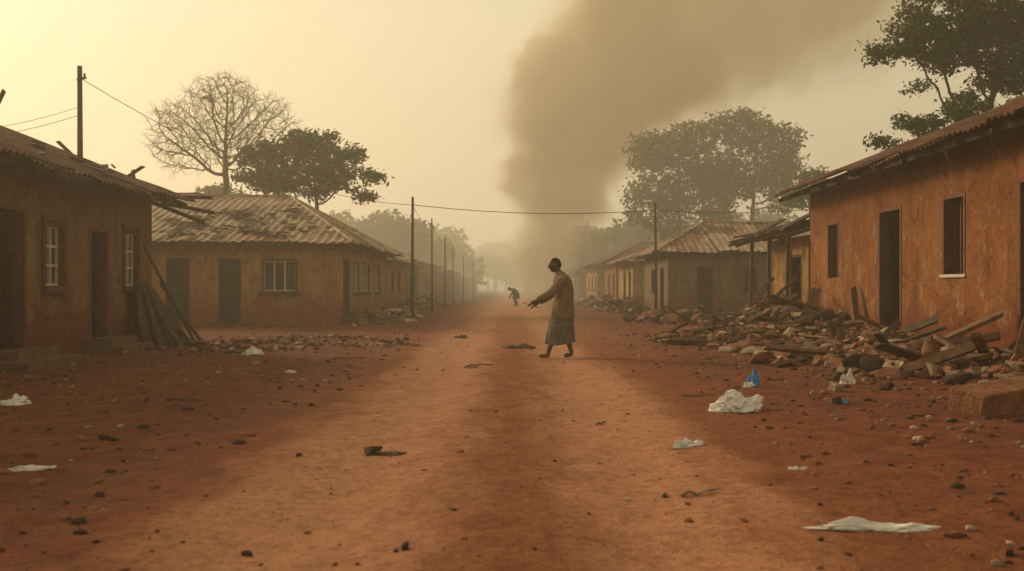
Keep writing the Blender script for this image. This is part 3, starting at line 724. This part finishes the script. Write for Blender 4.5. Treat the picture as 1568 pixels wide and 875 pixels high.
T('broad_tree',(18.3,76,-.1),[(17.5,76,13.2,2.2),(20.2,76,12.4,2.0),(15.9,76,13.5,1.3),(19.8,76,9.8,2.3),(17,76,9.5,2.6),(21.2,76,10.8,1.2),(15.6,76,7,1.6),(20.5,76,7.6,1.4)],1500,.45,.6,.02,.45,(22,.38,.20),thr=2.2)
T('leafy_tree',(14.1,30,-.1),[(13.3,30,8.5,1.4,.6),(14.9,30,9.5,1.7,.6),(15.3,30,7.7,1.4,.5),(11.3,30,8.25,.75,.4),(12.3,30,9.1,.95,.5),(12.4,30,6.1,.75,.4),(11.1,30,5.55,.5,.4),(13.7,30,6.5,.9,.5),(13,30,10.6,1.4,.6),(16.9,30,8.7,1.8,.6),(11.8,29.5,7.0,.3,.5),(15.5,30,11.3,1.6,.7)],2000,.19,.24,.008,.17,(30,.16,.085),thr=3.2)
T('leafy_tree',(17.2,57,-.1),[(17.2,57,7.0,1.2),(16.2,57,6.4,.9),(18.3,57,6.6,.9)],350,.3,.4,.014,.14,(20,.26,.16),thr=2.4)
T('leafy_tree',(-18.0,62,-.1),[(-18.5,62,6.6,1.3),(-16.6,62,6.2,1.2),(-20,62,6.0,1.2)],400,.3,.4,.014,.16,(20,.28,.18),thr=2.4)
root=empty('background_trees',(0,140,0)); cs=[];mb=MB()
def far(x,y,z,r):
    n=int(70*r); v=rng.normal(size=(n,3)); v/=np.linalg.norm(v,axis=1)[:,None]; v*=(rng.random(n)**.35)[:,None]*r; v[:,2]*=.8; v+=.25*r*rng.normal(size=(n,3))*.4
    cs.append(v+np.array([x,y,z])); mb.tube([(x,y,-.5),(x+.2,y,z)],[r*.08+.1,r*.05],5)
for x,z,r in [(-16,6.0,2.6),(-13.4,7.0,2.8),(-11,6.2,2.4),(-9,5,2),(6.5,4.2,2),(8.6,6.3,2.4),(10.6,5.6,2.2),(12.8,6.2,2.6),(15.5,5.4,2.6),(-20,7,3),(-25,6.5,3.3),(19,6,3),(24,7,3.5),(29,7,3.5)]: far(x+random.uniform(-.3,.3),112+random.uniform(-6,6),z,r); far(x+random.uniform(-1,1),114,z*.55,r*.9)
for k in range(46):
    x=-60+k*2.9+random.uniform(-1,1); 
    if -7<x<6: far(x,230+random.uniform(-15,15),random.uniform(3.5,6),random.uniform(2.2,3.2)); continue
    far(x,165+random.uniform(-20,20),random.uniform(4,8),random.uniform(2.5,4.5))
for k in range(60): far(-120+k*4+random.uniform(-1,1),290+random.uniform(-15,15),random.uniform(4,10),random.uniform(4,6))
leaves('foliage',np.concatenate(cs),7,.4,.42,root); mb.obj('trunks',[M['bark']],root)

# ---------------------------------------------------------------- people
M['skin']=simple('dark_skin',(.09,.046,.028),.5,.2,15,.1,.003)
M['hair']=simple('black_hair',(.012,.010,.009),.9,.3,80,.6,.004)
M['tunic']=simple('brown_tunic',(.185,.125,.078),.95,.25,7,.4,.006)
def wrapmat():
    m,nt,p=newmat('patterned_wrap'); v=coords(nt)
    vo=N(nt,'ShaderNodeTexVoronoi',{'Vector':v,'Scale':22.0}).outputs['Distance']
    col=ramp(nt,vo,[(.2,(.055,.046,.038)),(.35,(.20,.165,.13)),(.6,(.10,.082,.066))]); nt.links.new(col,p.inputs['Base Color']); p.inputs['Roughness'].default_value=.95; return m
M['wrap']=wrapmat()
def skin(name,V,E,R,mat,root,off,sub=2,rootv=0):
    me=bpy.data.meshes.new(name); me.from_pydata([Vector(v)+off for v in V],E,[]); me.materials.append(mat)
    o=bpy.data.objects.new(name,me); scene.collection.objects.link(o); par(o,root)
    sk=o.modifiers.new('skin','SKIN'); sk.use_smooth_shade=True
    for i,r in enumerate(R):
        d=me.skin_vertices[0].data[i]; d.radius=(r,r) if not hasattr(r,'__len__') else r; d.use_root=(i==rootv)
    ss=o.modifiers.new('sub','SUBSURF'); ss.levels=sub; ss.render_levels=sub; return o
def loft(name,rings,mat,root,off,n=40,seed=0,hem=0):
    mb=MB();vs=[];fs=[];nr=len(rings)
    for j,(cx,cy,cz,rx,ry,fa) in enumerate(rings):
        for i in range(n):
            a=2*math.pi*i/n
            fold=math.sin(a*6+seed+1.5*mnoise.noise(Vector((math.cos(a),math.sin(a),j*.08+seed))))*.6+math.sin(a*13+seed*2-j*.12)*.35
            cr=mnoise.noise(Vector((math.cos(a)*2.5,math.sin(a)*2.5,cz*9+seed)))
            k=1+fa*fold+.045*cr
            vs.append(Vector((cx+rx*k*math.cos(a),cy+ry*k*math.sin(a),cz+(hem*math.sin(a*2+seed)+hem*.6*math.cos(a) if j>nr-4 else 0)))+off)
    for j in range(nr-1):
        for i in range(n): i2=(i+1)%n; fs.append((j*n+i,j*n+i2,(j+1)*n+i2,(j+1)*n+i))
    mb.add(vs,fs); o=mb.obj(name,[mat],root,True); so=o.modifiers.new('s','SOLIDIFY');so.thickness=.006; return o
def interp(rings,k=4):
    out=[];P=rings
    for i in range(len(P)-1):
        p0=P[max(i-1,0)];p1=P[i];p2=P[i+1];p3=P[min(i+2,len(P)-1)]
        for q in range(k):
            t=q/k; out.append(tuple(.5*((2*b)+(c-a)*t+(2*a-5*b+4*c-d)*t*t+(-a+3*b-3*c+d)*t**3) for a,b,c,d in zip(p0,p1,p2,p3)))
    out.append(P[-1]); return out
def sleeve(name,pts,rad,mat,root,off,seed):
    mb=MB(); ring=interp([tuple(p)+(r,) for p,r in zip(pts,rad)],8); P=[];R=[]
    for i,q in enumerate(ring):
        P.append(Vector(q[:3])+off); R.append(q[3]*(1+.05*math.sin(i*1.3+seed)+.04*math.sin(i*2.9)))
    mb.tube(P,R,20,cap=False); o=mb.obj(name,[mat],root,True)
    s=o.modifiers.new('s','SOLIDIFY');s.thickness=.005
def hand(name,wr,d,up,root,off,curl=.5,side=1):
    wr=Vector(wr);d=Vector(d).normalized();up=Vector(up);s=d.cross(up).normalized()*side;up=(up-d*up.dot(d)).normalized()
    V=[wr-d*.05,wr,wr+d*.045,wr+d*.085];E=[(0,1),(1,2),(2,3)];R=[(.026,.026),(.022,.028),(.018,.033),(.014,.036)]
    skin(name+'_palm',V,E,R,M['skin'],root,off)
    dn=-up
    for k,(so_,L) in enumerate([(-.028,.075),(-.009,.085),(.010,.079),(.028,.062)]):
        b=wr+d*.075+s*so_; V=[b];R=[.0105];dd=d.copy()
        for q,fr in enumerate((.45,.3,.25)):
            dd=(dd+dn*curl*(.5+.25*q+.08*k)).normalized(); b=b+dd*L*fr; V.append(b);R.append(.0098-.001*q)
        skin(name+'_finger',V,[(0,1),(1,2),(2,3)],R,M['skin'],root,off,1)
    b=wr+d*.02-s*.022; t1=(d*.6-s*.8).normalized()*.035; t2=(d*.9-s*.3+dn*.4).normalized()*.03
    V=[b,b+t1,b+t1+t2,b+t1+t2+(d+dn*.5).normalized()*.024]
    skin(name+'_thumb',V,[(0,1),(1,2),(2,3)],[.014,.012,.011,.009],M['skin'],root,off,1)
def head(root,c,tilt,yaw=0,sc=1):
    import bmesh
    def mk(name,mat,fn,sub=4):
        bm=bmesh.new(); bmesh.ops.create_icosphere(bm,subdivisions=sub,radius=1)
        for v in bm.verts: v.co=fn(v.co.copy())
        me=bpy.data.meshes.new(name);bm.to_mesh(me);bm.free(); me.materials.append(mat)
        for p in me.polygons:p.use_smooth=True
        o=bpy.data.objects.new(name,me);scene.collection.objects.link(o)
        R=Matrix.Translation(Vector(c))@Matrix.Rotation(yaw,4,'Z')@Matrix.Rotation(tilt,4,'Y')@Matrix.Scale(sc,4)
        me.transform(R); par(o,root); return o
    def g(p,cx,cy,cz,w): return math.exp(-(((p.x-cx)**2+(p.y-cy)**2+(p.z-cz)**2)/w**2))
    def face(p):
        q=Vector((p.x*.095,p.y*.074,p.z*.118))
        if p.z<0: q.y*=1-.28*p.z*p.z*1.2; q.x*=1-.08*abs(p.z)
        if p.z<0 and p.x>0: q.x*=1+.45*p.z
        q.x-=.030*g(p,-.97,0,-.22,.17)+.010*g(p,-.99,0,-.02,.15)
        q.x+=.014*(g(p,-.90,.36,.04,.2)+g(p,-.90,-.36,.04,.2))
        q.x-=.006*g(p,-.9,0,.25,.35)
        q.x-=.014*g(p,-.83,0,-.50,.17)
        q.x-=.018*g(p,-.5,0,-.85,.30)
        return q
    mk('head',M['skin'],face,5)
    def hair(p):
        q=Vector((p.x*.100+.006,p.y*.080,p.z*.122+.003))
        lim=.36 if p.x<-.1 else (-.35 if p.x>.25 else .36-(p.x+.1)*2.03)
        if p.z<lim: q=q*.82
        return q*(1+.03*mnoise.noise(p*9))
    mk('hair',M['hair'],hair)
    for s in(-1,1):
        mk('ear',M['skin'],lambda p,s=s:Vector((p.x*.018+.008,s*.077+p.y*.008+(.004*p.x*s),p.z*.030-.005)),2)
        mk('eye',M['eye'],lambda p,s=s:Vector((p.x*.008-.074,s*.029+p.y*.012,p.z*.005+.005)),2)
M['eye']=simple('eye_dark',(.05,.04,.03),.4,.1,10)
px,py=.81,17.0; off=Vector((px,py,g1(px,py)+.0)); root=empty('man',off)
V=[(.06,0,.90),(.08,0,1.08),(.07,0,1.27),(.03,0,1.40),(-.01,0,1.46),(-.05,0,1.54),
   (.06,-.17,1.34),(-.14,-.24,1.12),(-.41,-.198,.977),
   (.06,.17,1.34),(-.10,.25,1.10),(-.36,.165,.94),
   (.05,-.10,.85),(-.07,-.11,.47),(-.20,-.10,.09),(-.20,-.10,.045),(-.36,-.115,.028),
   (.08,.10,.85),(.09,.11,.47),(.21,.11,.11),(.22,.11,.06),(.08,.125,.028)]
E=[(0,1),(1,2),(2,3),(3,4),(4,5),(2,6),(6,7),(7,8),(2,9),(9,10),(10,11),(0,12),(12,13),(13,14),(14,15),(15,16),(0,17),(17,18),(18,19),(19,20),(20,21)]
R=[(.13,.13),.12,(.13,.14),.075,.062,.062,.062,.042,.030,.062,.042,.030,.085,.062,.040,.042,(.045,.022),.085,.062,.040,.042,(.045,.022)]
skin('body',V,E,R,M['skin'],root,off,2,0)
rg=interp([(.005,0,1.475,.066,.068,0),(.02,0,1.44,.085,.11,0),(.04,0,1.385,.125,.185,.0),(.055,0,1.32,.15,.215,.01),(.07,0,1.18,.162,.21,.02),(.075,0,1.02,.16,.195,.03),(.07,0,.90,.17,.20,.035),(.065,0,.78,.185,.205,.05),(.06,0,.68,.195,.21,.06)],6)
loft('tunic',rg,M['tunic'],root,off,72,1,.012)
rg=interp([(.06,0,.86,.16,.175,.02),(.05,0,.72,.182,.19,.05),(.02,0,.5,.21,.21,.07),(.01,0,.36,.23,.205,.09),(.01,0,.25,.25,.205,.11)],7)
loft('wrap_skirt',rg,M['wrap'],root,off,84,2.3,.02)
sleeve('sleeve',[(.08,-.12,1.355),(.04,-.185,1.325),(-.05,-.215,1.22),(-.15,-.242,1.12),(-.27,-.222,1.05),(-.37,-.204,.995)],[.075,.086,.074,.064,.055,.048],M['tunic'],root,off,1)
sleeve('sleeve',[(.08,.12,1.355),(.04,.185,1.325),(-.03,.22,1.21),(-.11,.25,1.10),(-.22,.21,1.02),(-.32,.18,.965)],[.075,.086,.074,.064,.055,.048],M['tunic'],root,off,2)
hand('hand',(-.42,-.197,.972),(-.9,.12,-.42),(0,0,1),root,off,.35)
hand('hand',(-.37,.162,.935),(-.85,-.2,-.45),(0,0,1),root,off,.45,-1)
head(root,off+Vector((-.075,0,1.585)),.02,.1,1.04)
mb=MB(); mb.tube([off+Vector((-.62,-.19,.95)),off+Vector((-.50,-.19,.905)),off+Vector((-.36,-.17,.86))],.007,6); mb.obj('stick',[M['wood']],root)
px,py=.17,61; off=Vector((px,py,0)); root=empty('stooping_person',off)
V=[(.12,0,.72),(.02,0,.92),(-.12,0,1.02),(-.22,0,1.04),(-.3,0,1.03),(-.1,-.17,.98),(-.2,-.2,.72),(-.32,-.18,.5),(-.1,.17,.98),(-.22,.2,.74),(-.36,.16,.52),
   (.1,-.1,.68),(-.04,-.12,.4),(.06,-.12,.06),(-.1,-.13,.03),(.1,.1,.68),(.06,.12,.38),(.2,.12,.06),(.05,.13,.03)]
E=[(0,1),(1,2),(2,3),(3,4),(2,5),(5,6),(6,7),(2,8),(8,9),(9,10),(0,11),(11,12),(12,13),(13,14),(0,15),(15,16),(16,17),(17,18)]
R=[.15,.15,.15,.08,.06,.07,.05,.03,.07,.05,.03,.10,.07,.05,.035,.10,.07,.05,.035]
skin('body',V,E,R,M['dkframe'],root,off,2,0); head(root,off+Vector((-.33,0,1.06)),-.5,0)
loft('smock',interp([(-.12,0,1.1,.10,.16,.02),(-.03,0,.95,.19,.2,.03),(.08,0,.72,.2,.22,.05),(.06,0,.45,.22,.23,.08)],3),M['door'],root,off,32,1)

# ---------------------------------------------------------------- haze & smoke
def volmat(name,scol,sden,an,acol,aden,ecol,estr):
    m=bpy.data.materials.new(name); m.use_nodes=True; nt=m.node_tree; nt.nodes.clear()
    o=nt.nodes.new('ShaderNodeOutputMaterial')
    a=N(nt,'ShaderNodeVolumeAbsorption',{'Color':C(*acol),'Density':aden})
    e=N(nt,'ShaderNodeEmission',{'Color':C(*ecol),'Strength':estr})   # added glow in haze and smoke, stands in for multiply scattered light
    s=N(nt,'ShaderNodeVolumeScatter',{'Color':C(*scol),'Density':sden,'Anisotropy':an})
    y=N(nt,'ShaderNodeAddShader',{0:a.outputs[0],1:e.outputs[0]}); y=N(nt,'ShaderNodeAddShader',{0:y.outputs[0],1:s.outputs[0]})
    nt.links.new(y.outputs[0],o.inputs['Volume']); return m
def haze(name,x0,x1,y0,y1,z1,d):
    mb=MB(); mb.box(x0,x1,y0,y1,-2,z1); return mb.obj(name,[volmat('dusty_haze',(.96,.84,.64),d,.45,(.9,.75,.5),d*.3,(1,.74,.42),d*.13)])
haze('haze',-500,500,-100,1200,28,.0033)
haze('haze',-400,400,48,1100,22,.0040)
def smoke():
    root=empty('smoke_plume',(2,90,0)); SY=90
    path=[(0,1.8,1.5),(3,2.4,2.4),(6.1,3.3,3.4),(10.4,4.9,4.9),(15,6.2,6.2),(19,7.8,7.7),(23,12,9.6),(27,19,12),(32,28,16)]
    def at(z):
        for a,b in zip(path,path[1:]):
            if a[0]<=z<=b[0]: t=(z-a[0])/(b[0]-a[0]); return a[1]*(1-t)+b[1]*t,a[2]*(1-t)+b[2]*t
        return path[-1][1:]
    def spheres(z0,z1,n,seed):
        rs=random.Random(seed); L=[]; z=z0
        while z<z1:
            c,r=at(z)
            L.append((c+rs.uniform(-.2,.2)*r,SY+rs.uniform(-.2,.2)*r,z,r*.72))
            for k in range(n):
                a=rs.uniform(0,6.28); q=rs.uniform(.45,.85)*r; L.append((c+q*math.cos(a),SY+q*math.sin(a),z+rs.uniform(-.3,.3)*r,r*rs.uniform(.28,.5)))
            z+=r*.40
        return L
    low=spheres(.8,22,6,4)+[(2.2,90,21.0,2.3),(1.5,89,19.6,1.9),(3.0,90,22.4,2.0),(3.0,90,18.5,2.6),(6,90,23,3),(9,90,23.5,3.4),(12,90,25,3.5),(9,90,27,3.5)]
    up=spheres(16.5,32,9,9)
    import bmesh
    def shell(name,L,f,grow,mat,vox,ds,dscale):
        bm=bmesh.new()
        for (x,y,z,r) in L:
            bmesh.ops.create_icosphere(bm,subdivisions=2,radius=r*f+grow,matrix=Matrix.Translation((x,y,z)))
        me=bpy.data.meshes.new(name);bm.to_mesh(me);bm.free();me.materials.append(mat)
        o=bpy.data.objects.new(name,me);scene.collection.objects.link(o);par(o,root)
        rm=o.modifiers.new('r','REMESH');rm.mode='VOXEL';rm.voxel_size=vox;rm.use_smooth_shade=True
        for (sc,st) in ((dscale,ds),(dscale*.4,ds*.45)):
            tx=bpy.data.textures.new(name+'_clouds','CLOUDS');tx.noise_scale=sc;tx.noise_depth=3
            dm=o.modifiers.new('d','DISPLACE');dm.texture=tx;dm.strength=st;dm.mid_level=.5;dm.texture_coords='GLOBAL'
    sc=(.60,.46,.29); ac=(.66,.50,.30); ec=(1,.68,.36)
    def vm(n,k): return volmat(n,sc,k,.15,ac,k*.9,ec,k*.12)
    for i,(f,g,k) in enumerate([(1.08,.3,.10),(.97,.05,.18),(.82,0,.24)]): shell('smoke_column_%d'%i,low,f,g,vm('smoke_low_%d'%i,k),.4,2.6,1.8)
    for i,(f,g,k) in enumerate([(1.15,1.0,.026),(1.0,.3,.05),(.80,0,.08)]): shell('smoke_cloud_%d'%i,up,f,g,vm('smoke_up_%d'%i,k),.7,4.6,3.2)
smoke()
print('objs',len(bpy.data.objects))
